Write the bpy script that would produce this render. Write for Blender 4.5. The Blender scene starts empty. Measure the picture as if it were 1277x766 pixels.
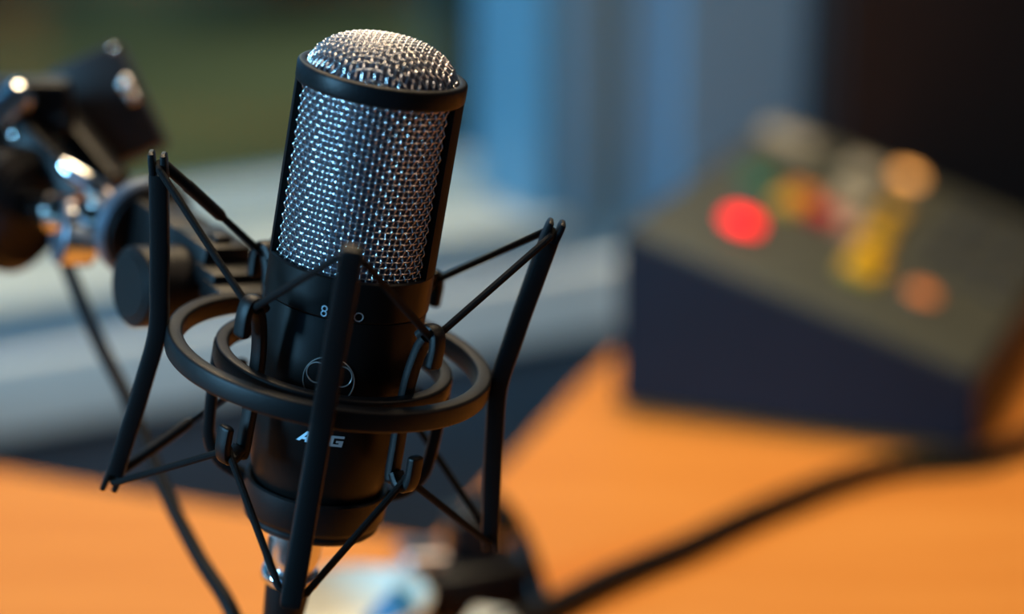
import bpy, bmesh, math, random
from mathutils import Vector, Matrix
random.seed(7)
PI = math.pi
SC = bpy.context.scene
COL = SC.collection
R_ = math.radians

# ------------------------------------------------------------------ camera
cam_d = bpy.data.cameras.new('camera')
cam = bpy.data.objects.new('camera', cam_d); COL.objects.link(cam)
cam.location = (0, 0, 1.2)
cam.rotation_euler = (R_(90 - 17), 0, 0)
cam_d.sensor_width = 36.0
cam_d.lens = 2900.0 / 1277.0 * 36.0
cam_d.clip_start = 0.02
cam_d.dof.use_dof = True
cam_d.dof.focus_distance = 0.757
cam_d.dof.aperture_fstop = 2.8
SC.camera = cam

# ------------------------------------------------------------------ world (blue hour outside)
w = bpy.data.worlds.new('dusk_sky'); SC.world = w; w.use_nodes = True
wn = w.node_tree.nodes; wl = w.node_tree.links
wn['Background'].inputs['Color'].default_value = (0.14, 0.48, 1.0, 1)
wn['Background'].inputs['Strength'].default_value = 0.95

def area(name, loc, target, sx, sy, power, color):
    l = bpy.data.lights.new(name, 'AREA'); l.shape = 'RECTANGLE'; l.size = sx; l.size_y = sy
    l.energy = power; l.color = color
    o = bpy.data.objects.new(name, l); COL.objects.link(o); o.location = loc
    o.rotation_euler = (Vector(target) - Vector(loc)).to_track_quat('-Z', 'Y').to_euler()
    return o
area('daylight_left_window', (-1.75, -0.10, 1.40), (-0.06, 0.74, 0.98), 0.38, 0.7, 58, (0.26, 0.64, 1.0))
area('ceiling_lamp_warm', (-0.15, 1.30, 2.52), (-0.15, 1.25, 0.74), 1.0, 0.7, 13.5, (1.0, 0.85, 0.70))
area('added_fill_over_window', (-0.05, 1.50, 2.00), (-0.06, 0.74, 1.0), 0.7, 0.18, 15, (1.0, 0.74, 0.42))  # added warm area light without a fixture, brightens mount tops and grille dome
area('ceiling_lamp_warm_right', (1.50, 0.45, 2.40), (0.0, 0.8, 0.95), 0.6, 0.6, 5.5, (1.0, 0.70, 0.48))
# garden lamp beyond the window
gl = bpy.data.lights.new('garden_lamp', 'AREA'); gl.size = 0.5; gl.energy = 26; gl.color = (1.0, 0.85, 0.45)
glo = bpy.data.objects.new('garden_lamp', gl); COL.objects.link(glo); glo.location = (-0.9, 5.6, 1.9); glo.rotation_euler = (0, 0, 0)

SC.view_settings.view_transform = 'Standard'
SC.view_settings.look = 'None'
SC.view_settings.gamma = 1.0
SC.view_settings.use_curve_mapping = False
SC.view_settings.exposure = 0.0

# ------------------------------------------------------------------ materials
def mat(name, col, rough=0.5, metal=0.0, var=0.0, vscale=40.0, bump=0.0, bscale=400.0, spec=0.5, emit=None, estr=0.0, coat=0.0):
    m = bpy.data.materials.new(name); m.use_nodes = True
    nt = m.node_tree; N = nt.nodes; L = nt.links
    b = N['Principled BSDF']
    b.inputs['Base Color'].default_value = (*col, 1)
    b.inputs['Roughness'].default_value = rough
    b.inputs['Metallic'].default_value = metal
    b.inputs['Specular IOR Level'].default_value = spec
    b.inputs['Coat Weight'].default_value = coat
    if emit:
        b.inputs['Emission Color'].default_value = (*emit, 1); b.inputs['Emission Strength'].default_value = estr
    tc = N.new('ShaderNodeTexCoord')
    if var > 0:
        n = N.new('ShaderNodeTexNoise'); n.inputs['Scale'].default_value = vscale; n.inputs['Detail'].default_value = 4
        L.new(tc.outputs['Object'], n.inputs['Vector'])
        cr = N.new('ShaderNodeValToRGB')
        cr.color_ramp.elements[0].position = 0.3; cr.color_ramp.elements[1].position = 0.7
        cr.color_ramp.elements[0].color = (*[c * (1 - var) for c in col], 1)
        cr.color_ramp.elements[1].color = (*[min(1, c * (1 + var)) for c in col], 1)
        L.new(n.outputs['Fac'], cr.inputs['Fac']); L.new(cr.outputs['Color'], b.inputs['Base Color'])
    if bump > 0:
        n2 = N.new('ShaderNodeTexNoise'); n2.inputs['Scale'].default_value = bscale; n2.inputs['Detail'].default_value = 2
        L.new(tc.outputs['Object'], n2.inputs['Vector'])
        bp = N.new('ShaderNodeBump'); bp.inputs['Strength'].default_value = bump; bp.inputs['Distance'].default_value = 0.001
        L.new(n2.outputs['Fac'], bp.inputs['Height']); L.new(bp.outputs['Normal'], b.inputs['Normal'])
    return m

M = {}
M['mount'] = mat('mount_black', (0.002, 0.002, 0.0022), 0.47, 0, bump=0.12, bscale=2500, spec=0.28)
M['plate'] = mat('black_paint', (0.005, 0.005, 0.0055), 0.38, 0, bump=0.1, bscale=1500, spec=0.18)
M['rail'] = mat('rail_black', (0.004, 0.004, 0.0042), 0.62, 0, bump=0.06, bscale=1500, spec=0.10)
M['body'] = mat('mic_body_black', (0.0045, 0.0038, 0.0035), 0.40, 0, bump=0.06, bscale=3000, spec=0.17)
M['wire'] = mat('grille_wire', (0.80, 0.78, 0.76), 0.19, 1.0)
M['screen'] = mat('inner_screen', (0.022, 0.022, 0.042), 0.6, 0.0, bump=0.3, bscale=3000)
M['cord'] = mat('elastic_cord', (0.004, 0.0038, 0.0038), 0.75, 0, spec=0.15, var=0.3, vscale=1500, bump=0.4, bscale=2500)
M['cord_sleeve'] = mat('cord_sleeve', (0.005, 0.005, 0.005), 0.6, 0, spec=0.25)
M['chrome'] = mat('chrome', (0.85, 0.84, 0.82), 0.10, 1.0)
M['satin'] = mat('satin_metal', (0.75, 0.73, 0.71), 0.22, 1.0)
M['steel'] = mat('blued_steel', (0.16, 0.19, 0.23), 0.4, 0.7)
M['ink'] = mat('print_daylight_tint', (0.55, 0.78, 0.92), 0.4, 0)  # pale print with the blue daylight tint painted into its colour
M['ink_dim'] = mat('print_less_lit', (0.32, 0.32, 0.32), 0.5, 0)  # dimmer copy of the print, coloured as if out of the blue light
M['emblem'] = mat('emblem_silver', (0.30, 0.29, 0.28), 0.35, 0.6)
M['cable'] = mat('cable_rubber', (0.006, 0.0055, 0.0055), 0.5, 0, bump=0.1, bscale=800, spec=0.15)
M['white_paint'] = mat('white_paint', (0.48, 0.56, 0.54), 0.45, 0, var=0.03, vscale=6)
M['frame_daylight_blue'] = mat('frame_daylight_blue', (0.10, 0.26, 0.37), 0.4, 0, var=0.03, vscale=5)  # blue daylight falling on the jamb is put into this base colour
M['wall_blue'] = mat('wall_blue_grey', (0.15, 0.33, 0.50), 0.7, 0, var=0.06, vscale=5, bump=0.1, bscale=200)
M['wall_blue_dark'] = mat('wall_trim_grey', (0.17, 0.32, 0.44), 0.6, 0, var=0.05, vscale=5)
M['panel_pale'] = mat('panel_pale', (0.80, 0.85, 0.80), 0.5, 0, var=0.04, vscale=6)
M['wall_dark'] = mat('wall_low_dark', (0.155, 0.165, 0.180), 0.7, 0, var=0.1, vscale=8)
M['room'] = mat('room_wall', (0.10, 0.10, 0.105), 0.8, 0, var=0.05, vscale=3)
M['floor'] = mat('floor_carpet', (0.045, 0.05, 0.06), 0.9, 0, var=0.2, vscale=60)
M['dark_wood'] = mat('dark_cabinet', (0.012, 0.008, 0.007), 0.55, 0, var=0.2, vscale=20)
M['box_side'] = mat('box_navy', (0.012, 0.0145, 0.022), 0.5, 0, spec=0.15, var=0.08, vscale=30, bump=0.1, bscale=900)
M['box_top'] = mat('box_panel_olive', (0.066, 0.070, 0.052), 0.5, 0, var=0.1, vscale=25)
M['strip_w'] = mat('label_strip_white', (0.42, 0.39, 0.30), 0.6, 0, var=0.05, vscale=40)
M['strip_p'] = mat('label_strip_pink', (0.48, 0.30, 0.24), 0.6, 0, var=0.05, vscale=40)
M['btn_green'] = mat('button_green', (0.005, 0.16, 0.07), 0.4)
M['btn_yellow'] = mat('button_yellow', (0.75, 0.40, 0.005), 0.4)
M['btn_orange'] = mat('button_orange', (0.75, 0.24, 0.01), 0.4)
M['btn_red'] = mat('button_red', (0.55, 0.02, 0.015), 0.4)
M['btn_grey'] = mat('button_grey', (0.05, 0.052, 0.05), 0.5)
M['led_red'] = mat('lamp_red', (0.5, 0.002, 0.006), 0.4, emit=(1.0, 0.0008, 0.010), estr=3.2, spec=0.2)
M['led_amber'] = mat('lamp_amber', (0.2, 0.08, 0.02), 0.4, emit=(1.0, 0.42, 0.10), estr=2.8)
M['led_amber_dim'] = mat('lamp_amber_dim', (0.15, 0.05, 0.01), 0.4, emit=(1.0, 0.24, 0.035), estr=0.85)
M['cream'] = mat('cream_plastic', (0.72, 0.70, 0.58), 0.45, 0, var=0.03, vscale=20)
M['olive'] = mat('olive_rubber', (0.20, 0.19, 0.07), 0.6)
M['bluecap'] = mat('blue_cap', (0.02, 0.17, 0.34), 0.4)
M['leaf'] = mat('hedge_leaf', (0.014, 0.028, 0.026), 0.7, 0, var=0.5, vscale=12)
M['bark'] = mat('bark', (0.03, 0.022, 0.015), 0.9, 0, var=0.3, vscale=30)

def wood_mat():
    m = bpy.data.materials.new('orange_desk_laminate'); m.use_nodes = True
    N = m.node_tree.nodes; L = m.node_tree.links; b = N['Principled BSDF']
    tc = N.new('ShaderNodeTexCoord'); mp = N.new('ShaderNodeMapping'); mp.inputs['Scale'].default_value = (6, 60, 6); mp.inputs['Rotation'].default_value = (0, 0, R_(23))
    n = N.new('ShaderNodeTexNoise'); n.inputs['Scale'].default_value = 1.0; n.inputs['Detail'].default_value = 6
    cr = N.new('ShaderNodeValToRGB')
    cr.color_ramp.elements[0].position = 0.3; cr.color_ramp.elements[1].position = 0.75
    cr.color_ramp.elements[0].color = (0.66, 0.215, 0.032, 1); cr.color_ramp.elements[1].color = (0.76, 0.275, 0.048, 1)
    L.new(tc.outputs['Object'], mp.inputs['Vector']); L.new(mp.outputs['Vector'], n.inputs['Vector'])
    L.new(n.outputs['Fac'], cr.inputs['Fac']); L.new(cr.outputs['Color'], b.inputs['Base Color'])
    b.inputs['Roughness'].default_value = 0.5; b.inputs['Specular IOR Level'].default_value = 0.12
    return m
M['desk'] = wood_mat()

def lawn_mat():
    m = bpy.data.materials.new('lawn_grass'); m.use_nodes = True
    N = m.node_tree.nodes; L = m.node_tree.links; b = N['Principled BSDF']
    tc = N.new('ShaderNodeTexCoord'); n = N.new('ShaderNodeTexNoise'); n.inputs['Scale'].default_value = 1.1; n.inputs['Detail'].default_value = 5
    cr = N.new('ShaderNodeValToRGB')
    cr.color_ramp.elements[0].position = 0.35; cr.color_ramp.elements[1].position = 0.65
    cr.color_ramp.elements[0].color = (0.095, 0.083, 0.026, 1); cr.color_ramp.elements[1].color = (0.155, 0.130, 0.045, 1)
    L.new(tc.outputs['Object'], n.inputs['Vector']); L.new(n.outputs['Fac'], cr.inputs['Fac']); L.new(cr.outputs['Color'], b.inputs['Base Color'])
    b.inputs['Roughness'].default_value = 0.95; b.inputs['Specular IOR Level'].default_value = 0.1
    return m
M['lawn'] = lawn_mat()

def glass_mat():
    m = bpy.data.materials.new('window_glass'); m.use_nodes = True
    N = m.node_tree.nodes; L = m.node_tree.links
    N.remove(N['Principled BSDF'])
    t = N.new('ShaderNodeBsdfTransparent'); t.inputs['Color'].default_value = (0.86, 0.92, 0.88, 1)
    g = N.new('ShaderNodeBsdfGlossy'); g.inputs['Roughness'].default_value = 0.02
    f = N.new('ShaderNodeFresnel'); f.inputs['IOR'].default_value = 1.45
    mx = N.new('ShaderNodeMixShader')
    L.new(f.outputs['Fac'], mx.inputs['Fac']); L.new(t.outputs['BSDF'], mx.inputs[1]); L.new(g.outputs['BSDF'], mx.inputs[2])
    L.new(mx.outputs['Shader'], N['Material Output'].inputs['Surface'])
    return m
M['glass'] = glass_mat()

# ------------------------------------------------------------------ mesh helpers
class G:
    """collects verts / faces for ONE mesh"""
    def __init__(s): s.v = []; s.f = []
    def add(s, v, f):
        k = len(s.v); s.v += [tuple(p) for p in v]; s.f += [tuple(i + k for i in q) for q in f]; return s
    def xf(s, fn): s.v = [tuple(fn(Vector(p))) for p in s.v]; return s
    def obj(s, name, m, parent=None, smooth=True, angle=35):
        me = bpy.data.meshes.new(name); me.from_pydata(s.v, [], s.f); me.validate()
        bm = bmesh.new(); bm.from_mesh(me); bmesh.ops.recalc_face_normals(bm, faces=bm.faces)
        if smooth:
            for f in bm.faces: f.smooth = True
            for e in bm.edges:
                if len(e.link_faces) == 2 and e.calc_face_angle(0) > R_(angle): e.smooth = False
        bm.to_mesh(me); bm.free()
        me.materials.append(M[m])
        o = bpy.data.objects.new(name, me); COL.objects.link(o)
        if parent is not None: o.parent = parent
        return o

def lathe(g, prof, n=64, closed=False, a0=0.0, a1=2 * PI, fn=None):
    """prof: (r, z) list around local z"""
    full = abs(a1 - a0 - 2 * PI) < 1e-6
    cols = n if full else n + 1
    v = []
    for i in range(cols):
        a = a0 + (a1 - a0) * i / n
        for r, z in prof:
            p = Vector((r * math.sin(a), -r * math.cos(a), z))
            v.append(fn(p) if fn else p)
    m = len(prof); f = []
    for i in range(n):
        j = (i + 1) % cols
        for k in range(m if closed else m - 1):
            l = (k + 1) % m
            f.append((i * m + k, j * m + k, j * m + l, i * m + l))
    if closed and not full:
        f.append(tuple(range(m))); f.append(tuple((cols - 1) * m + k for k in range(m))[::-1])
    return g.add(v, f)

def disc(r, z0, z1, b=0.0006):
    """closed profile of a solid drum"""
    return [(1e-5, z0), (r - b, z0), (r, z0 + b), (r, z1 - b), (r - b, z1), (1e-5, z1)]

def rrect(r0, r1, z0, z1, b, k=3):
    """rounded rectangle profile, closed"""
    out = []
    for cx, cy, s in ((r1 - b, z1 - b, 0), (r0 + b, z1 - b, 90), (r0 + b, z0 + b, 180), (r1 - b, z0 + b, 270)):
        for i in range(k + 1):
            a = R_(s + 90 * i / k); out.append((cx + b * math.cos(a), cy + b * math.sin(a)))
    return out

def catmull(pts, n=8):
    P = [Vector(p) for p in pts]; P = [P[0] * 2 - P[1]] + P + [P[-1] * 2 - P[-2]]
    out = []
    for i in range(1, len(P) - 2):
        a, b, c, d = P[i - 1:i + 3]
        for k in range(n):
            t = k / n
            out.append(0.5 * ((2 * b) + (c - a) * t + (2 * a - 5 * b + 4 * c - d) * t * t + (3 * b - a - 3 * c + d) * t ** 3))
    out.append(P[-2]); return out

def sweep(g, path, sec, up=(0, 0, 1), closed=False, cap=True, scale=None):
    """sweep a closed 2D section (list of (x,y)) along a path; x along 'side', y along the carried up vector"""
    P = [Vector(p) for p in path]; n = len(P); m = len(sec); v = []
    u = Vector(up)
    for i in range(n):
        if closed: t = P[(i + 1) % n] - P[i - 1]
        else: t = P[min(i + 1, n - 1)] - P[max(i - 1, 0)]
        t.normalize()
        u = u - t * u.dot(t)
        if u.length < 1e-6: u = t.orthogonal()
        u.normalize(); s = t.cross(u); k = scale[i] if scale else 1.0
        for x, y in sec: v.append(P[i] + s * x * k + u * y * k)
    f = []
    for i in range(n if closed else n - 1):
        j = (i + 1) % n
        for k in range(m):
            l = (k + 1) % m; f.append((i * m + k, i * m + l, j * m + l, j * m + k))
    if cap and not closed:
        f.append(tuple(range(m))[::-1]); f.append(tuple((n - 1) * m + k for k in range(m)))
    return g.add(v, f)

def circ(r, n=8): return [(r * math.cos(2 * PI * i / n), r * math.sin(2 * PI * i / n)) for i in range(n)]
def rsec(w, h, b):
    return [(x, y) for x, y in rrect(-w / 2, w / 2, -h / 2, h / 2, b, 2)]

def box(g, c, d, rz=0.0, b=0.0, fn=None):
    """bevelled box: centre, full dims, rotation about z"""
    bm = bmesh.new(); bmesh.ops.create_cube(bm, size=1.0)
    for q in bm.verts: q.co = Vector((q.co.x * d[0], q.co.y * d[1], q.co.z * d[2]))
    if b > 0: bmesh.ops.bevel(bm, geom=list(bm.edges), offset=b, segments=2, affect='EDGES', profile=0.5)
    Rz = Matrix.Rotation(rz, 3, 'Z'); C_ = Vector(c)
    bm.verts.index_update()
    v = [Rz @ q.co + C_ for q in bm.verts]
    if fn: v = [fn(p) for p in v]
    g.add(v, [[q.index for q in fc.verts] for fc in bm.faces]); bm.free(); return g

def cyl(g, p0, p1, r, n=32, b=0.0006):
    """solid drum between two points with chamfered rims"""
    p0 = Vector(p0); p1 = Vector(p1); d = p1 - p0; L = d.length
    q = d.to_track_quat('Z', 'Y').to_matrix()
    return lathe(g, disc(r, 0, L, b), n, fn=lambda p: q @ p + p0)

def tag(o, label, cat, group=None, kind=None):
    o['label'] = label; o['category'] = cat
    if group: o['group'] = group
    if kind: o['kind'] = kind
    return o
def thing(name, label, cat, loc=(0, 0, 0), rot=None, group=None):
    o = bpy.data.objects.new(name, None); COL.objects.link(o)
    o.empty_display_size = 0.02
    mw = Matrix.Translation(Vector(loc))
    if rot is not None: mw = mw @ rot.to_4x4()
    o.matrix_world = mw
    return tag(o, label, cat, group)
def struct(g, name, m, parent=None, smooth=False):
    o = g.obj(name, m, parent, smooth)
    if parent is None: o['kind'] = 'structure'
    return o
def rows(r): return Matrix(r)

# ------------------------------------------------------------------ room shell
# wall frame: u runs along the window wall (to the right, receding), n points outdoors
W0 = Vector((-0.3357, 1.5128, 0.0)); PS = R_(60)
U = Vector((math.sin(PS), math.cos(PS), 0)); NN = Vector((-math.cos(PS), math.sin(PS), 0))
def wp(p): return W0 + U * p.x + NN * p.y + Vector((0, 0, p.z))
def wbox(g, u0, u1, n0, n1, z0, z1, b=0.0):
    return box(g, ((u0 + u1) / 2, (n0 + n1) / 2, (z0 + z1) / 2), (u1 - u0, n1 - n0, z1 - z0), b=b, fn=wp)

g = G(); wbox(g, -2.2, 2.2, -3.6, 0.14, -0.05, 0.0); struct(g, 'floor', 'floor')
g = G(); wbox(g, -2.2, 2.2, -3.6, 0.14, 2.6, 2.65); struct(g, 'ceiling', 'room')
g = G(); wbox(g, -2.2, 2.2, -3.65, -3.6, 0, 2.6); struct(g, 'wall_back', 'room')
g = G(); wbox(g, 2.2, 2.25, -3.6, 0.14, 0, 2.6); struct(g, 'wall_right', 'room')
# left wall with a window opening (daylight comes from there)
g = G(); wbox(g, -2.25, -2.2, -3.6, 0.14, 0, 0.8); wbox(g, -2.25, -2.2, -3.6, 0.14, 2.2, 2.6)
wbox(g, -2.25, -2.2, -3.6, -2.6, 0.8, 2.2); wbox(g, -2.25, -2.2, -0.9, 0.14, 0.8, 2.2); struct(g, 'wall_left', 'room')
# window wall: dark lower part, blue-grey pier to the right of the window, piece above
JU = 0.412
g = G(); wbox(g, -2.2, 2.2, 0.0, 0.14, 0, 0.652); struct(g, 'wall_front_lower', 'wall_dark')
g = G(); wbox(g, JU, 2.2, 0.0, 0.105, 0.652, 2.6); struct(g, 'wall_front', 'wall_blue')
g = G(); wbox(g, -2.2, JU, 0.0, 0.14, 2.0, 2.6); struct(g, 'wall_front_upper', 'wall_blue')
# pale skirting band under the sill, set a little proud of the dark wall
g = G(); wbox(g, -2.2, JU + 0.30, -0.02, 0.14, 0.652, 0.708, 0.003); struct(g, 'trim_1', 'panel_pale')
g = G(); wbox(g, -2.2, JU + 0.30, -0.004, 0.12, 0.708, 0.730); struct(g, 'trim_2', 'wall_blue_dark')
# window: sill board, jamb, frame, pane
wt = thing('window_1', 'wide window with pale sill and blue lit jamb, dark garden behind it', 'window', wp(Vector((0, 0.1, 0.73))))
del wt['category']; wt['kind'] = 'structure'
iw = wt.matrix_world.inverted()
def wpart(g, name, m, smooth=False): 
    g.xf(lambda p: iw @ p); return g.obj(name, m, wt, smooth)
g = G(); wbox(g, -2.2, JU + 0.02, -0.012, 0.11, 0.730, 0.746, 0.003); wpart(g, 'sill', 'white_paint')
g = G(); wbox(g, JU - 0.002, JU + 0.022, -0.006, 0.099, 0.746, 2.0, 0.002); wpart(g, 'jamb', 'frame_daylight_blue')
g = G(); wbox(g, -2.2, JU - 0.002, 0.085, 0.125, 0.746, 0.776, 0.003); wpart(g, 'bottom_rail', 'white_paint')
g = G(); wbox(g, -2.2, JU - 0.002, 0.085, 0.125, 1.96, 2.0, 0.003); wpart(g, 'top_rail', 'frame_daylight_blue')
g = G(); wbox(g, -2.2, JU - 0.002, 0.100, 0.106, 0.776, 1.96); wpart(g, 'pane', 'glass')
# architrave and pier strips on the blue wall
g = G(); wbox(g, JU + 0.022, JU + 0.048, -0.008, 0.0, 0.73, 2.0, 0.002); struct(g, 'trim_3', 'wall_blue_dark')
g = G(); wbox(g, JU + 0.118, JU + 0.36, -0.012, 0.0, 0.73, 2.6, 0.002); struct(g, 'trim_4', 'wall_blue_dark')

# ------------------------------------------------------------------ outdoors
g = G()
nx, ny = 24, 24
v = []; f = []
for i in range(nx + 1):
    for j in range(ny + 1):
        x = -6 + 14 * i / nx; y = 0.3 + 11 * j / ny
        v.append(wp(Vector((x, y, -0.02 + 0.05 * math.sin(x * 1.3) * math.sin(y * 0.9)))))
for i in range(nx):
    for j in range(ny):
        a = i * (ny + 1) + j; f.append((a, a + ny + 1, a + ny + 2, a + 1))
g.add(v, f); lw = struct(g, 'lawn', 'lawn', smooth=True)

def shrub(label, u, n, rad, h, seed):
    rnd = random.Random(seed)
    base = wp(Vector((u, n, 0)))
    t = thing('shrub', label, 'shrub', base, group='shrubs at the end of the lawn')
    g = G(); v = []; f = []
    for k in range(1600):
        a = rnd.uniform(0, 2 * PI); el = rnd.uniform(-0.2, 1); r = rnd.uniform(0.75, 1.05)
        c = Vector((rad * r * math.cos(a) * math.sqrt(max(0, 1 - el * el)), rad * r * math.sin(a) * math.sqrt(max(0, 1 - el * el)), h * 0.45 + h * 0.55 * el * r))
        d = Vector((rnd.gauss(0, 1), rnd.gauss(0, 1), rnd.gauss(0, 1))).normalized(); e = d.orthogonal().normalized(); s = rnd.uniform(0.03, 0.06)
        q = len(v); v += [c - d * s, c + e * s * 0.5, c + d * s, c - e * s * 0.5]; f.append((q, q + 1, q + 2, q + 3))
    g.add(v, f); o = g.obj('foliage', 'leaf', t, False); o['kind'] = 'stuff'
    g = G(); lathe(g, [(1e-4, 0), (0.05, 0), (0.035, h * 0.4), (0.02, h * 0.8), (1e-4, h * 0.8)], 10); g.obj('stem', 'bark', t)
    return t
shrub('dark upright shrub in the garden right beside the blue window jamb', 2.02, 3.05, 0.40, 1.3, 1)
shrub('low dark shrub at the far end of the lawn, behind the microphone top', 2.56, 5.1, 0.40, 0.45, 2)
shrub('low dark shrub at the far end of the lawn, left of the microphone', 1.80, 5.75, 0.36, 0.42, 3)

# ------------------------------------------------------------------ dark cabinet at the right
ct = thing('cabinet', 'tall dark brown cabinet against the blue wall behind the control box', 'cabinet', wp(Vector((1.135, -0.03, 0))), Matrix.Rotation(PI / 2 - PS, 3, 'Z'))
g = G(); box(g, (0, 0, 1.0), (0.98, 0.028, 2.0), b=0.004); g.obj('carcass', 'dark_wood', ct)
for s in (-1, 1):
    g = G(); box(g, (s * 0.245, -0.021, 1.0), (0.478, 0.012, 1.94), b=0.003); d = g.obj('door', 'dark_wood', ct)
    g = G(); cyl(g, (s * 0.03, -0.034, 1.25), (s * 0.03, -0.034, 1.4), 0.005, 12); box(g, (s * 0.03, -0.030, 1.26), (0.006, 0.012, 0.006)); box(g, (s * 0.03, -0.030, 1.39), (0.006, 0.012, 0.006)); g.obj('handle', 'dark_wood', d)

# ------------------------------------------------------------------ desk (L-shaped top)
DZ = 0.74
dk = thing('desk', 'orange wood desk with an inner corner cut out towards the window', 'desk', (0.2, 1.0, 0))
poly = [(-0.56, 1.320), (-0.041, 1.096), (0.0399, 1.3423), (0.20, 1.760), (1.15, 1.36), (1.15, 0.62), (-0.56, 0.62)]
def prism(g, poly, z0, z1, off=(0, 0)):
    n = len(poly); v = [(x - off[0], y - off[1], z0) for x, y in poly] + [(x - off[0], y - off[1], z1) for x, y in poly]
    f = [tuple(range(n))[::-1], tuple(range(n, 2 * n))] + [(i, (i + 1) % n, (i + 1) % n + n, i + n) for i in range(n)]
    return g.add(v, f)
g = G(); prism(g, poly, DZ - 0.026, DZ, (0.2, 1.0)); o = g.obj('tabletop', 'desk', dk, False)
bv = o.modifiers.new('b', 'BEVEL'); bv.width = 0.002; bv.segments = 2
for lx, ly in ((-0.50, 0.68), (-0.50, 1.24), (0.22, 1.66), (1.08, 0.68), (1.08, 1.30)):
    g = G(); box(g, (lx - 0.2, ly - 1.0, 0.357), (0.05, 0.05, 0.714), b=0.003); g.obj('leg', 'plate', dk)

# ------------------------------------------------------------------ control box (wedge console)
BA = R_(-22.0)
bx_ = thing('control_box', 'navy wedge shaped control box with coloured buttons on a sloping olive panel, on the desk', 'control box', (0.0610, 1.2956, DZ), Matrix.Rotation(BA, 3, 'Z'))
BL, BW, H0, H1 = 0.2119, 0.320, 0.1098, 0.0442
g = G()
pr = [(0, 0.004), (BL, 0.004), (BL, H1), (0, H0)]
v = [(x, 0, z) for x, z in pr] + [(x, BW, z) for x, z in pr]
g.add(v, [(0, 1, 2, 3), (7, 6, 5, 4), (0, 4, 5, 1), (1, 5, 6, 2), (2, 6, 7, 3), (3, 7, 4, 0)])
o = g.obj('body', 'box_side', bx_, False); bv = o.modifiers.new('b', 'BEVEL'); bv.width = 0.003; bv.segments = 2
for fx, fy in ((0.02, 0.02), (0.194, 0.02), (0.02, 0.315), (0.194, 0.315)):
    g = G(); lathe(g, disc(0.008, 0.0, 0.0045), 14); g.xf(lambda p: p + Vector((fx, fy, 0))); g.obj('foot', 'cable', bx_)
SL = math.atan2(H0 - H1, BL)
Sx = Vector((math.cos(SL), 0, -math.sin(SL))); Sn = Vector((math.sin(SL), 0, math.cos(SL)))
def pp(s, t, h=0.0): return Vector((0, t, H0)) + Sx * s + Sn * h
def panel_fn(p): return pp(p.x, p.y, p.z)
LS = math.hypot(BL, H0 - H1)
g = G(); box(g, (LS / 2, BW / 2, 0.0012), (LS - 0.008, BW - 0.008, 0.0024), b=0.001, fn=panel_fn); g.obj('sloping_panel', 'box_top', bx_)
def button(name, s, t, w, d, h, m, label=None):
    g = G(); box(g, (s, t, 0.0022 + h / 2), (w, d, h), b=min(w, d, h) * 0.2, fn=panel_fn); o = g.obj(name, m, bx_)
    if label: o['label'] = label
    return o
def lamp(s, t, r, h, m, label):
    g = G(); lathe(g, [(1e-4, 0.002), (r * 1.3, 0.002), (r * 1.3, 0.004), (r * 1.05, 0.0045), (1e-4, 0.0045)], 20); g.xf(lambda p: panel_fn(p + Vector((s, t, 0)))); rim = g.obj('lamp_bezel', 'btn_grey', bx_)
    g = G(); lathe(g, [(r, 0.003), (r, 0.004 + h * 0.4), (r * 0.8, 0.004 + h * 0.8), (r * 0.4, 0.004 + h), (1e-4, 0.004 + h)], 20); g.xf(lambda p: panel_fn(p + Vector((s, t, 0)))); o = g.obj('lamp_lens', m, rim); o['label'] = label
LAMPS = [(0.0510, 0.0820, 0.0115, 0.006, 'led_red', 'glowing red lamp lens'),
         (0.1060, 0.3000, 0.0090, 0.004, 'led_amber', 'glowing amber lamp lens near the back edge'),
         (0.1660, 0.0890, 0.0090, 0.004, 'led_amber_dim', 'dim amber lamp lens near the low end')]
for q in LAMPS: lamp(*q)
BT = [('green', 0.0350, 0.1720, 0.022, 0.022), ('yellow', 0.0620, 0.1490, 0.018, 0.020), ('orange', 0.0640, 0.1740, 0.018, 0.020), ('red', 0.0830, 0.1560, 0.020, 0.026),
      ('yellow', 0.1280, 0.0860, 0.024, 0.026), ('yellow', 0.1245, 0.1200, 0.018, 0.024), ('yellow', 0.1200, 0.1570, 0.016, 0.024), ('yellow', 0.1170, 0.2080, 0.013, 0.026)]
for c, s, t, a, b in BT: button('button', s, t, a, b, 0.006, 'btn_' + c, c + ' button')
for s, t, a, b, m in ((0.022, 0.290, 0.036, 0.034, 'strip_w'), (0.0780, 0.285, 0.020, 0.038, 'strip_w'), (0.0880, 0.212, 0.022, 0.046, 'strip_w'), (0.1010, 0.1600, 0.014, 0.034, 'strip_p')):
    button('label_strip', max(s, a / 2 + 0.004), t, a, b, 0.0012, m, 'pale label strip')
for i in range(3):
    for j in range(4):
        button('button', 0.156 + 0.022 * i, 0.150 + 0.040 * j, 0.013, 0.018, 0.005, 'btn_grey', 'dark grey button')

# ------------------------------------------------------------------ microphone shock mount frames
S_o = Vector((-0.06126, 0.74098, 0.95578))
S_R = rows([[0.98203, -0.03409, 0.18562], [0.04005, 0.99879, -0.02845], [-0.18442, 0.03537, 0.98221]])
M_o = Vector((-0.05931, 0.74065, 0.95472))
M_R = rows([[0.98337, 0.07997, 0.16304], [-0.07983, 0.99678, -0.00739], [-0.1631, -0.00575, 0.98659]])
S_R.normalize(); TILT = 0.010   # the microphone leans a touch more to the right than its mount
M_R = Matrix.Rotation(TILT, 3, 'Y') @ M_R; M_o = M_o + Vector((0.0004, 0, 0))
SM = Matrix.Translation(S_o) @ S_R.to_4x4(); MM = Matrix.Translation(M_o) @ M_R.to_4x4()
REL = SM.inverted() @ MM

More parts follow.
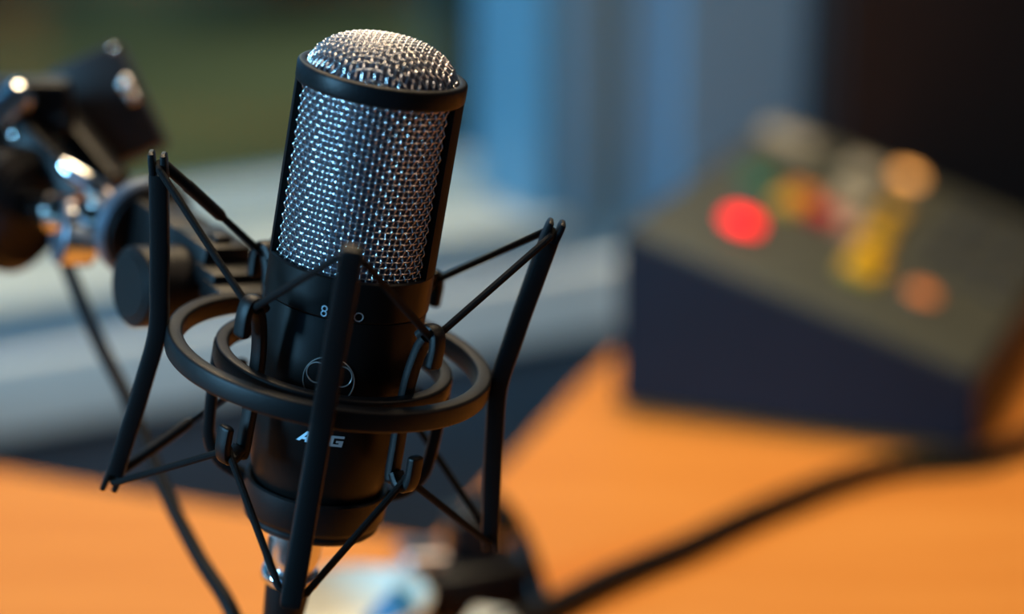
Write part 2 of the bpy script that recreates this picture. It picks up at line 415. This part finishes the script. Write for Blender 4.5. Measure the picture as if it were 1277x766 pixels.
# ------------------------------------------------------------------ microphone
mic = thing('microphone', 'black studio microphone with silver woven grille, held upright in the spider mount', 'microphone', M_o, M_R)
R0 = 0.0256; ZB = 0.0355; ZT = 0.0955; NW = 82; PW = 0.0020; AW = 0.00046; AF = 0.00014; RW = 0.00030
def tube_np(g, pts, rad, side_up, n=6, closed=False):
    sweep(g, pts, circ(rad, n), up=side_up, closed=closed, cap=True)
# warp and weft of the side grille
g = G(); nz = int(round((ZT - ZB) / PW)); sub = 4
for i in range(NW):
    a = 2 * PI * i / NW; sg = 1 if i % 2 == 0 else -1; pts = []
    for k in range(nz * sub + 1):
        z = ZB + PW * k / sub; r = R0 + AW * sg * math.cos(PI * k / sub)
        pts.append((r * math.sin(a), -r * math.cos(a), z))
    tube_np(g, pts, RW, (math.sin(a), -math.cos(a), 0))
for j in range(nz + 1):
    sg = -1 if j % 2 == 0 else 1; z = ZB + PW * j; pts = []
    for k in range(NW * sub):
        a = 2 * PI * k / (NW * sub); r = R0 + AF * sg * math.cos(PI * k / sub)
        pts.append((r * math.sin(a), -r * math.cos(a), z))
    tube_np(g, pts, RW * 0.8, (0, 0, 1), closed=True)
o = g.obj('side_grille', 'wire', mic, angle=80); o['kind'] = 'stuff'; o['label'] = 'silver woven wire mesh around the head'
# domed top grille
def dome(x, y):
    q = min(1.0, (x * x + y * y) / (0.0252 ** 2))
    return 0.0960 + 0.0155 * (1 - q ** 1.35) ** 0.5
g = G(); PD = 0.0020; nd = 13
for ax in (0, 1):
    for i in range(-nd + 1, nd):
        c = i * PD; half = math.sqrt(max(0, 0.0251 ** 2 - c * c)); pts = []
        kk = int(half / PD * sub)
        for k in range(-kk, kk + 1):
            s = k * PD / sub; sg = (1 if (i % 2 == 0) else -1) * (1 if ax == 0 else -1)
            x, y = (s, c) if ax == 0 else (c, s)
            e = 1e-4; nrm = Vector((-(dome(x + e, y) - dome(x - e, y)) / (2 * e), -(dome(x, y + e) - dome(x, y - e)) / (2 * e), 1))
            if (x * x + y * y) > 0.0249 ** 2: nrm = Vector((x, y, 0.002))
            nrm.normalize()
            pts.append(Vector((x, y, dome(x, y))) + nrm * (AW if ax else AF) * sg * math.cos(PI * k / sub))
        if len(pts) > 4: tube_np(g, pts, RW, (0, 0, 1))
o = g.obj('dome_grille', 'wire', mic, angle=80); o['kind'] = 'stuff'; o['label'] = 'silver woven wire mesh domed over the top'
# finer dark screen inside
g = G(); pr = [(0.0243, ZB), (0.0243, 0.0945)] + [(r, dome(r, 0) - 0.0010) for r in (0.0238, 0.022, 0.019, 0.014, 0.008, 0.003, 1e-5)]
lathe(g, pr, 64); g.obj('inner_screen', 'screen', mic)
g = G(); lathe(g, rrect(0.0246, 0.0278, 0.0940, 0.1008, 0.0011), 96, closed=True); g.obj('top_ring', 'plate', mic)
for s in (-1, 1):
    g = G(); lathe(g, rrect(0.0246, 0.0276, 0.0362, 0.0950, 0.0007), 14, closed=True, a0=s * PI / 2 - R_(21), a1=s * PI / 2 + R_(21)); g.obj('side_rail', 'rail', mic)
g = G(); lathe(g, [(0.0240, 0.0360), (0.0262, 0.0366), (0.0270, 0.0368), (0.0275, 0.0362), (0.0275, 0.0234), (0.0270, 0.0229), (0.0262, 0.0228)], 96); g.obj('collar', 'body', mic)
BP = [(0.0262, 0.0230), (0.0269, 0.0226), (0.0271, 0.0220), (0.0269, 0.0), (0.0264, -0.0150), (0.0255, -0.0265), (0.0242, -0.0350), (0.0222, -0.0425), (0.0200, -0.0490), (0.0180, -0.0540), (1e-5, -0.0545)]
g = G(); lathe(g, BP, 96); g.obj('body', 'body', mic)
def body_r(z):
    for (r0, z0), (r1, z1) in zip(BP[2:], BP[3:]):
        if z1 <= z <= z0: return r1 + (r0 - r1) * (z - z1) / (z0 - z1)
    return 0.0275 if z > 0.0226 else 0.026
def on_body(x, z, h):
    """x: arc length to the right of the front, z: height, h: proud of the surface"""
    r = body_r(z); a = x / 0.0265; r += h
    return Vector((r * math.sin(a), -r * math.cos(a), z))
def wire_on(name, m, strokes, rad, h=0.0001, label=None):
    g = G()
    for st in strokes:
        closed = len(st) > 3 and (Vector(st[0]) - Vector(st[-1])).length < 1e-6
        pts = [on_body(x, z, h) for x, z in (st[:-1] if closed else st)]
        sweep(g, pts, circ(rad, 6), up=(0, -1, 0), closed=closed)
    o = g.obj(name, m, mic)
    if label: o['label'] = label
    return o
def arc(cx, cz, r, a0, a1, n=24, sx=1.0): return [(cx + r * sx * math.cos(R_(a0 + (a1 - a0) * i / n)), cz + r * math.sin(R_(a0 + (a1 - a0) * i / n))) for i in range(n)] + [(cx + r * sx * math.cos(R_(a0)), cz + r * math.sin(R_(a0)))] if abs(a1 - a0) == 360 else [(cx + r * sx * math.cos(R_(a0 + (a1 - a0) * i / n)), cz + r * math.sin(R_(a0 + (a1 - a0) * i / n))) for i in range(n + 1)]
TH = lambda deg: R_(deg) * 0.0265
ex, ez = TH(2.5), 0.0019
wire_on('emblem_ring', 'emblem', [arc(ex, ez, 0.0083, 0, 360, 48)], 0.00022, label='fine silver circle of the round emblem')
hearts = []
for a in (150, 30, 270):
    cx, cz = ex + 0.0033 * math.cos(R_(a)), ez + 0.0033 * math.sin(R_(a))
    st = []
    for i in range(41):
        t = 2 * PI * i / 40; r = 0.0033 * (1 - 0.42 * math.cos(t)) 
        st.append((cx + r * math.cos(t + R_(a) + PI), cz + r * math.sin(t + R_(a) + PI)))
    hearts.append(st)
wire_on('emblem_curves', 'emblem', hearts, 0.00025, label='three interlocked silver curves inside the emblem')
x8 = TH(-8.0)
wire_on('pattern_symbol', 'ink', [arc(x8, 0.0231 + 0.0022, 0.00085, 0, 360, 16), arc(x8, 0.0231 + 0.0005, 0.00085, 0, 360, 16)], 0.00022, label='printed figure-eight symbol') if False else None
def collar_wire(name, m, circles, rad, label):
    g = G()
    for cx, cz, r in circles:
        pts = []
        for i in range(20):
            t = 2 * PI * i / 20; a = (cx + r * math.cos(t)) / 0.0275
            pts.append((0.02755 * math.sin(a), -0.02755 * math.cos(a), cz + r * math.sin(t)))
        sweep(g, pts, circ(rad, 6), up=(0, -1, 0), closed=True)
    o = g.obj(name, m, mic); o['label'] = label
collar_wire('pattern_symbol', 'ink', [(R_(-7.6) * 0.0275, 0.0262, 0.00085), (R_(-7.6) * 0.0275, 0.0245, 0.00085)], 0.00020, 'printed figure of eight symbol')
collar_wire('pattern_symbol', 'ink_dim', [(R_(16.0) * 0.0275, 0.0252, 0.0014)], 0.00018, 'printed circle symbol')
g = G(); box(g, (0, 0, 0), (0.007, 0.0012, 0.003), b=0.0004); g.xf(lambda p: p + Vector((0.0022, -0.0275, 0.0252))); g.obj('pattern_switch', 'plate', mic)
# lettering A K G, extruded polygons wrapped round the body (units: letter height 1, slanted)
LET = {'A': [[(0, 0), (0.30, 0), (0.42, 0.2), (0.72, 0.2), (0.72, 0), (1.0, 0), (1.0, 1.0), (0.73, 1.0), (0.73, 0.42), (0.54, 0.42), (0.72, 0.74), (0.72, 1.0), (0.6, 1.0)]],
       'K': [[(0, 0), (0.28, 0), (0.28, 0.38), (0.36, 0.38), (0.66, 0), (1.02, 0), (0.60, 0.52), (1.0, 1.0), (0.66, 1.0), (0.36, 0.64), (0.28, 0.64), (0.28, 1.0), (0, 1.0)]],
       'G': [[(0, 0), (1.0, 0), (1.0, 0.56), (0.48, 0.56), (0.48, 0.36), (0.72, 0.36), (0.72, 0.22), (0.28, 0.22), (0.28, 0.78), (1.0, 0.78), (1.0, 1.0), (0, 1.0)]]}
def letter(ch, x0, z0, w, h, slant, m):
    g = G()
    for po in LET[ch]:
        bm = bmesh.new()
        vs = [bm.verts.new((x, y, 0)) for x, y in po]; bm.faces.new(vs); bm.normal_update()
        bmesh.ops.triangulate(bm, faces=bm.faces[:])
        r = bmesh.ops.extrude_face_region(bm, geom=bm.faces[:])
        for q in r['geom']:
            if isinstance(q, bmesh.types.BMVert): q.co.z = 1
        bm.verts.index_update()
        v = [on_body(x0 + q.co.x * w + slant * q.co.y * h, z0 + q.co.y * h, -0.0001 + 0.00028 * q.co.z) for q in bm.verts]
        g.add(v, [[q.index for q in fc.verts] for fc in bm.faces]); bm.free()
    o = g.obj('letter', m, mic, False); o['label'] = 'raised letter ' + ch; return o
letter('A', TH(-14.2), -0.0206, 0.0042, 0.0039, 0.25, 'ink')
letter('K', TH(-2.6), -0.0206, 0.0046, 0.0039, 0.25, 'ink')
letter('G', TH(9.6), -0.0206, 0.0046, 0.0039, 0.12, 'ink_dim')

# ------------------------------------------------------------------ spider shock mount
sm = thing('shock_mount', 'black spider shock mount with four posts and elastic cords around the microphone', 'shock mount', S_o, S_R)
CX = Vector((0.0016, 0, 0))     # the inner cradle sits slightly off centre
g = G(); lathe(g, rrect(0.0496, 0.0550, -0.0037, 0.0037, 0.0012), 128, closed=True); g.obj('outer_ring', 'mount', sm)
g = G(); lathe(g, rrect(0.0357, 0.0402, -0.0055, 0.0015, 0.0010), 112, closed=True, fn=lambda p: p + CX); g.obj('inner_ring', 'mount', sm)
def pol(az, r, z): a = R_(az); return Vector((r * math.sin(a), -r * math.cos(a), z))
def tang(az): a = R_(az); return Vector((math.cos(a), math.sin(a), 0))
TIPR, TIPZ = 0.0662, 0.0600
def post(az):
    g = G(); half = [(0.0577, 0.0), (0.0582, 0.007), (0.0594, 0.016), (0.0610, 0.028), (0.0634, 0.044), (0.0648, 0.0535)]
    line = [(r, -z) for r, z in half[::-1]] + half[1:]
    path = catmull([pol(az, r, z) for r, z in line], 5)
    up = tang(az)
    sweep(g, path, rsec(0.0062, 0.0074, 0.0011), up=up)
    for zs in (1, -1):
        d = (pol(az, TIPR, TIPZ * zs) - pol(az, 0.0645, 0.0525 * zs)).normalized()
        for q in (-1, 1):
            base = pol(az, 0.0645 + q * 0.0020, 0.0525 * zs)
            pts = [base, base + d * 0.006, base + d * 0.0076, base + d * 0.0082]
            sweep(g, pts, rsec(0.0021, 0.0070, 0.0006), up=up, scale=[1, 1, 0.9, 0.6])
    return g.obj('post', 'mount', sm)
for az in (-90, 0, 90, 180): post(az)
HR, HZU, HZL = 0.0415, 0.0195, -0.0235
for az in (-45, 45, 135, -135):
    up = tang(az)
    # upright strip carrying the hooks, rounded lower end
    g = G(); pts = catmull([pol(az, 0.0392, 0.0225) + CX, pol(az, 0.0372, 0.0180) + CX, pol(az, 0.0352, 0.008) + CX, pol(az, 0.0346, -0.004) + CX, pol(az, 0.0350, -0.018) + CX, pol(az, 0.0352, -0.0270) + CX, pol(az, 0.0362, -0.0305) + CX], 5)
    sweep(g, pts, rsec(0.0036, 0.0052, 0.0012), up=up, scale=[1.0] * (len(pts) - 2) + [0.9, 0.55]); g.obj('strip', 'mount', sm)
    for zc, s in ((HZU, 1), (HZL, -1)):
        g = G()
        pts = catmull([pol(az, 0.0365, zc + 0.0030 * s) + CX, pol(az, HR - 0.0022, zc + 0.0060 * s) + CX, pol(az, HR + 0.0012, zc + 0.0058 * s) + CX, pol(az, HR + 0.0026, zc + 0.0020 * s) + CX, pol(az, HR + 0.0026, zc - 0.0035 * s) + CX, pol(az, HR + 0.0024, zc - 0.0060 * s) + CX], 5)
        n = len(pts); sweep(g, pts, rsec(0.0034, 0.0056, 0.0013), up=up, scale=[1] * (n - 2) + [0.92, 0.62]); g.obj('hook', 'mount', sm)
# U bracket: two legs from the inner ring down to the cup under the microphone
for s in (-1, 1):
    g = G(); az = 90 * s
    pts = catmull([pol(az, 0.0385, 0.000) + CX, pol(az, 0.0385, -0.014) + CX, pol(az, 0.0380, -0.028) + CX, pol(az, 0.0366, -0.0365) + CX, pol(az, 0.0320, -0.0430) + CX, pol(az, 0.0250, -0.0465) + CX, pol(az, 0.0215, -0.0475) + CX], 6)
    sweep(g, pts, rsec(0.0040, 0.0052, 0.0011), up=tang(az)); g.obj('bracket_leg', 'mount', sm)
g = G(); lathe(g, [(0.0229, -0.0430), (0.0240, -0.0428), (0.0246, -0.0434), (0.0246, -0.0530), (0.0238, -0.0545), (0.0232, -0.0552), (0.0232, -0.0572), (0.0222, -0.0582), (0.0140, -0.0586), (0.0140, -0.0560), (0.0192, -0.0555), (0.0210, -0.0490)], 96, closed=True, fn=lambda p: REL @ p); g.obj('base_cup', 'mount', sm)
g = G(); lathe(g, rrect(0.0224, 0.02335, -0.0567, -0.0557, 0.0003), 96, closed=True, fn=lambda p: REL @ p); g.obj('cup_rim', 'mount', sm)
# elastic cords: upper and lower zig-zags, one object per span
def cord(az_post, az_hook, s, sleeve=False):
    tip = pol(az_post, 0.0652, 0.0565 * s); c = (az_hook - az_post + 180) % 360 - 180
    tip += tang(az_post) * (0.0038 if c > 0 else -0.0038)
    hk = pol(az_hook, HR + 0.0002, (HZU + 0.0030) if s > 0 else (HZL - 0.0030)) + CX
    d = (hk - tip).normalized()
    start = pol(az_post, 0.0652, 0.0568 * s)
    pts = [start, tip, tip + (hk - tip) * 0.5, hk, hk + d * 0.0012]
    g = G(); sweep(g, catmull([start, tip + d * 0.001], 3) + [tip + (hk - tip) * k / 8 for k in range(1, 9)] + [hk + d * 0.001], circ(0.00125, 10), up=(0, 0, 1))
    o = g.obj('elastic_cord', 'cord', sm)
    if sleeve:
        L = (hk - tip); g = G()
        a, b = tip + L * 0.02, tip + L * 0.60
        sweep(g, [a, a + L * 0.02, a + L * 0.22, a + L * 0.24, a + L * 0.26, b - L * 0.03, b], circ(0.0019, 12), up=(0, 0, 1), scale=[0.8, 1, 1, 1.15, 1.1, 1.1, 0.8])
        so = g.obj('cord_sleeve', 'cord_sleeve', o)
for s in (1, -1):
    for ap in (-90, 0, 90, 180):
        for q in (-45, 45):
            ah = ap + q; ah = ah - 360 if ah > 180 else ah
            cord(ap, ah, s, sleeve=(ap == -90 and q == -45))
# swivel bracket at the back left of the outer ring (s outward, t tangential)
AZB = -146
ob = pol(AZB, 1, 0); tb = tang(AZB)
def sw(p): return ob * p.x + tb * p.y + Vector((0, 0, p.z))
g = G(); box(g, (0.0600, 0, 0.0005), (0.0150, 0.026, 0.0068), b=0.001, fn=sw); box(g, (0.0680, 0, 0.0035), (0.0150, 0.024, 0.0072), b=0.001, fn=sw); g.obj('stepped_tongue', 'mount', sm)
g = G(); box(g, (0.0840, 0, 0.0030), (0.024, 0.020, 0.020), b=0.0015, fn=sw); box(g, (0.1110, 0, 0.0000), (0.038, 0.018, 0.024), b=0.0015, fn=sw); g.obj('swivel_block', 'mount', sm)
g = G(); box(g, (0.0800, 0.0, 0.0140), (0.007, 0.007, 0.003), b=0.001, fn=sw); g.obj('swivel_screw', 'mount', sm)
def swcyl(g, c0, c1, r, n=40, b=0.0012): return cyl(g, sw(Vector(c0)), sw(Vector(c1)), r, n, b)
g = G(); swcyl(g, (0.1300, 0, -0.002), (0.1370, 0, -0.002), 0.0200, 48); g.obj('threaded_disc', 'steel', sm)
g = G(); swcyl(g, (0.1280, 0, -0.002), (0.1302, 0, -0.002), 0.0178, 48); g.obj('disc_face', 'mount', sm)
# clamping knob on the side of the block: ribbed drum
g = G(); swcyl(g, (0.086, 0.009, -0.0062), (0.086, 0.030, -0.0062), 0.0148, 48, 0.0012); swcyl(g, (0.086, 0.029, -0.0062), (0.086, 0.0306, -0.0062), 0.0118, 40, 0.0006)
g.obj('knob', 'mount', sm)

# ------------------------------------------------------------------ connector under the microphone
X_o = S_o + S_R @ Vector((-0.0005, -0.002, -0.0565))
xl = thing('connector', 'silver cable connector plugged into the underside of the microphone', 'connector', X_o, S_R)
g = G(); lathe(g, [(1e-5, 0.001), (0.0088, 0.001), (0.0092, 0.0), (0.0092, -0.016), (0.0086, -0.0185), (0.0080, -0.020), (0.0080, -0.023)], 48); g.obj('barrel', 'satin', xl)
g = G()
for i in range(10): box(g, (-0.0088, -0.0030, -0.0100 - i * 0.0009), (0.0016, 0.0034, 0.0005), b=0.0001)
g.obj('latch', 'satin', xl)
g = G(); lathe(g, rrect(0.0070, 0.0102, -0.0265, -0.0215, 0.0016), 48, closed=True); g.obj('locking_ring', 'chrome', xl)
g = G(); lathe(g, [(0.0078, -0.0262), (0.0078, -0.030), (0.0070, -0.040), (0.0050, -0.050), (0.0036, -0.056), (1e-5, -0.056)], 32); g.obj('boot', 'cable', xl)
# microphone cable: from the boom joint down the left and round below to the connector
xe = X_o + S_R @ Vector((0, 0, -0.052)); xd = -(S_R @ Vector((0, 0, 1)))
cp = [(-0.1830, 0.9010, 0.9560), (-0.1775, 0.8939, 0.9428), (-0.1645, 0.8764, 0.9198), (-0.1485, 0.8501, 0.9021), (-0.1331, 0.8223, 0.8797), (-0.1167, 0.7958, 0.8615), (-0.1009, 0.7709, 0.8483), (-0.0940, 0.7580, 0.8250), (-0.0905, 0.7480, 0.7980), tuple(xe + xd * 0.022 + Vector((-0.006, 0.003, -0.004))), tuple(xe + xd * 0.010), tuple(xe)]
g = G(); sweep(g, catmull(cp, 10), circ(0.0030, 14), up=(0, 1, 0)); tag(g.obj('microphone_cable', 'cable'), 'thin black cable hanging from the boom joint in front of the window', 'cable')

# ------------------------------------------------------------------ boom arm joint (left, behind the mount)
bo = Vector((-0.1946, 0.891, 0.9677))
bm_ = thing('boom_arm', 'black microphone boom arm joint with chrome shaft at the left', 'boom arm', bo)
def L_(p): return Vector(p) - bo
CR, CU, CF = Vector((1, 0, 0)), Vector((0, math.sin(R_(17)), math.cos(R_(17)))), Vector((0, math.cos(R_(17)), -math.sin(R_(17))))
hub = S_o + S_R @ (sw(Vector((0.1370, 0, -0.002))))
def bc(g, p0, p1, r, n=40, b=0.001): return cyl(g, L_(p0), L_(p1), r, n, b)
dax = (CR * 0.80 - CF * 0.45 - CU * 0.25).normalized()     # towards the mount
g = G(); bc(g, bo - dax * 0.030, bo + dax * 0.006, 0.0255, 56, 0.005); g.obj('clutch_drum', 'plate', bm_)
sh0 = bo + dax * 0.004 + CU * 0.002
g = G(); bc(g, sh0, sh0.lerp(hub, 0.45), 0.0085, 32); bc(g, sh0.lerp(hub, 0.44), hub, 0.0062, 32); g.obj('shaft', 'chrome', bm_)
# thumb wheel: chrome rim, dark polished end facing left
tc0 = Vector((-0.1746, 0.8691, 0.9645)); tax = (-CR * 0.90 - CF * 0.40 + CU * 0.10).normalized()
g = G(); bc(g, tc0, tc0 - tax * 0.013, 0.0122, 40, 0.0010); wheel = g.obj('thumb_wheel', 'chrome', bm_)
g = G(); bc(g, tc0 + tax * 0.0012, tc0 - tax * 0.001, 0.0126, 40, 0.0006); g.obj('wheel_face', 'steel', wheel)
# chrome lever bar above
g = G(); sweep(g, [L_((-0.1740, 0.8775, 0.9895)), L_((-0.1700, 0.8755, 0.9868)), L_((-0.1580, 0.8735, 0.9790)), L_((-0.1550, 0.8732, 0.9770))], circ(0.0040, 16), up=(0, 0, 1), scale=[0.7, 1, 1, 0.7]); g.obj('lever', 'chrome', bm_)
# two parallel arm bars
def bar(p0, p1, w, h):
    g = G(); p0 = Vector(p0); p1 = Vector(p1); d = p1 - p0
    sweep(g, [L_(p0 - d * 0.15), L_(p0 + d * 0.5), L_(p1)], rsec(w, h, 0.002), up=tuple(CU)); return g.obj('arm_bar', 'plate', bm_)
bar((-0.2050, 0.9112, 1.0040), (-0.1690, 0.8890, 0.9745), 0.012, 0.012)
bar((-0.1850, 0.9320, 0.9960), (-0.1590, 0.9060, 0.9735), 0.012, 0.012)
# square joint block behind with its bolts
br = (CR * 0.90 + CU * 0.42).normalized(); bu = (CU * 0.90 - CR * 0.42).normalized()
bcn = Vector((-0.1687, 0.9516, 0.9948))
def bf(p): return L_(bcn) + br * p.x + bu * p.y + CF * p.z
g = G(); box(g, (0, 0, 0), (0.034, 0.047, 0.020), b=0.002, fn=bf); g.obj('joint_block', 'dark_wood', bm_)
for px, py, r in ((0.0125, 0.005, 0.0036), (0.0130, -0.0012, 0.0026), (0.0140, 0.0205, 0.0015)):
    g = G(); lathe(g, [(1e-5, r), (r * 0.38, r * 0.92), (r * 0.71, r * 0.71), (r * 0.92, r * 0.38), (r, 0), (r, -0.002)], 20); g.xf(lambda p: bf(Vector((px + p.x, py + p.y, -0.010 - p.z)))); g.obj('bolt', 'chrome', bm_)
g = G(); s0 = Vector((-0.1975, 0.9037, 1.0075)); bc(g, s0 - CR * 0.012 - CU * 0.010, s0 + CR * 0.006 + CU * 0.006, 0.0070, 28, 0.002); g.obj('end_cap', 'chrome', bm_)
g = G(); s0 = Vector((-0.1990, 0.905, 1.0030)); box(g, L_(s0 + CF * 0.012 + CU * 0.004), (0.045, 0.016, 0.024), b=0.004); g.obj('hinge', 'plate', bm_)
for q in ((-0.1965, 0.8985, 0.9965), (-0.1885, 0.8995, 0.9945)):
    g = G(); lathe(g, [(1e-5, 0.0020), (0.0010, 0.0016), (0.0016, 0), (0.0016, -0.003)], 14); g.xf(lambda p: L_(q) + CR * p.x + CU * p.y - CF * p.z); g.obj('bolt', 'satin', bm_)
# the arm runs off to the left and down to its desk clamp
g = G(); sweep(g, catmull([L_(bo - dax * 0.02), L_((-0.30, 0.97, 1.03)), L_((-0.45, 1.06, 1.16))], 6), rsec(0.018, 0.018, 0.004), up=(0, 0, 1)); g.obj('arm_tube', 'plate', bm_)
g = G(); bc(g, (-0.46, 1.06, 0.742), (-0.45, 1.06, 1.17), 0.010, 20); bc(g, (-0.46, 1.06, DZ), (-0.46, 1.06, DZ + 0.03), 0.03, 28); g.obj('stand_pole', 'plate', bm_)

# ------------------------------------------------------------------ cable lying on the desk
cz = DZ + 0.0065
pts = [(-0.13, 0.86), (-0.06, 0.925), (0.0118, 0.994), (0.047, 1.0347), (0.0887, 1.0763), (0.1347, 1.1270), (0.2000, 1.1830), (0.2640, 1.2030), (0.320, 1.265), (0.38, 1.34), (0.46, 1.42)]
g = G(); sweep(g, catmull([(x, y, cz) for x, y in pts], 10), circ(0.0065, 14), up=(0, 0, 1)); tag(g.obj('desk_cable', 'cable'), 'thick black cable lying across the orange desk in front of the control box', 'cable')

# ------------------------------------------------------------------ small things on the desk under the microphone
kn = thing('desk_clamp', 'dark knobbly clamp with a shiny steel knob on the desk below the mount', 'clamp', (-0.030, 1.022, DZ))
g = G(); box(g, (0.010, 0.0, 0.012), (0.050, 0.040, 0.024), rz=0.4, b=0.004); box(g, (0.012, 0.006, 0.030), (0.026, 0.024, 0.030), rz=0.2, b=0.004); g.obj('body', 'plate', kn)
g = G(); cyl(g, (-0.004, -0.004, 0.022), (-0.024, -0.014, 0.026), 0.0105, 28, 0.002); g.obj('knob', 'satin', kn)
g = G(); sweep(g, catmull([(0.010, 0.012, 0.036), (0.020, 0.016, 0.046), (0.034, 0.006, 0.030), (0.044, -0.010, 0.005)], 6), circ(0.005, 12)); g.obj('lever', 'plate', kn)
rl = thing('pale_dish', 'pale cream round dish on the desk just below the microphone', 'dish', (-0.073, 0.984, DZ))
g = G(); lathe(g, [(1e-5, 0.0), (0.022, 0.0), (0.034, 0.012), (0.036, 0.020), (0.0345, 0.0205), (0.032, 0.014), (0.020, 0.004), (1e-5, 0.004)], 56); g.obj('bowl', 'cream', rl)
g = G(); cyl(g, (0.010, -0.004, 0.004), (0.024, -0.008, 0.022), 0.008, 24, 0.001); o = g.obj('cap', 'bluecap', rl); o['label'] = 'blue cap'
tag(prism(G(), [(-0.022, 0.972), (-0.002, 0.966), (0.003, 0.984), (-0.017, 0.990)], DZ, DZ + 0.012).obj('note_pad', 'cream', None, False), 'small cream pad on the desk beside the dark clamp', 'pad')
bpy.context.view_layer.update()
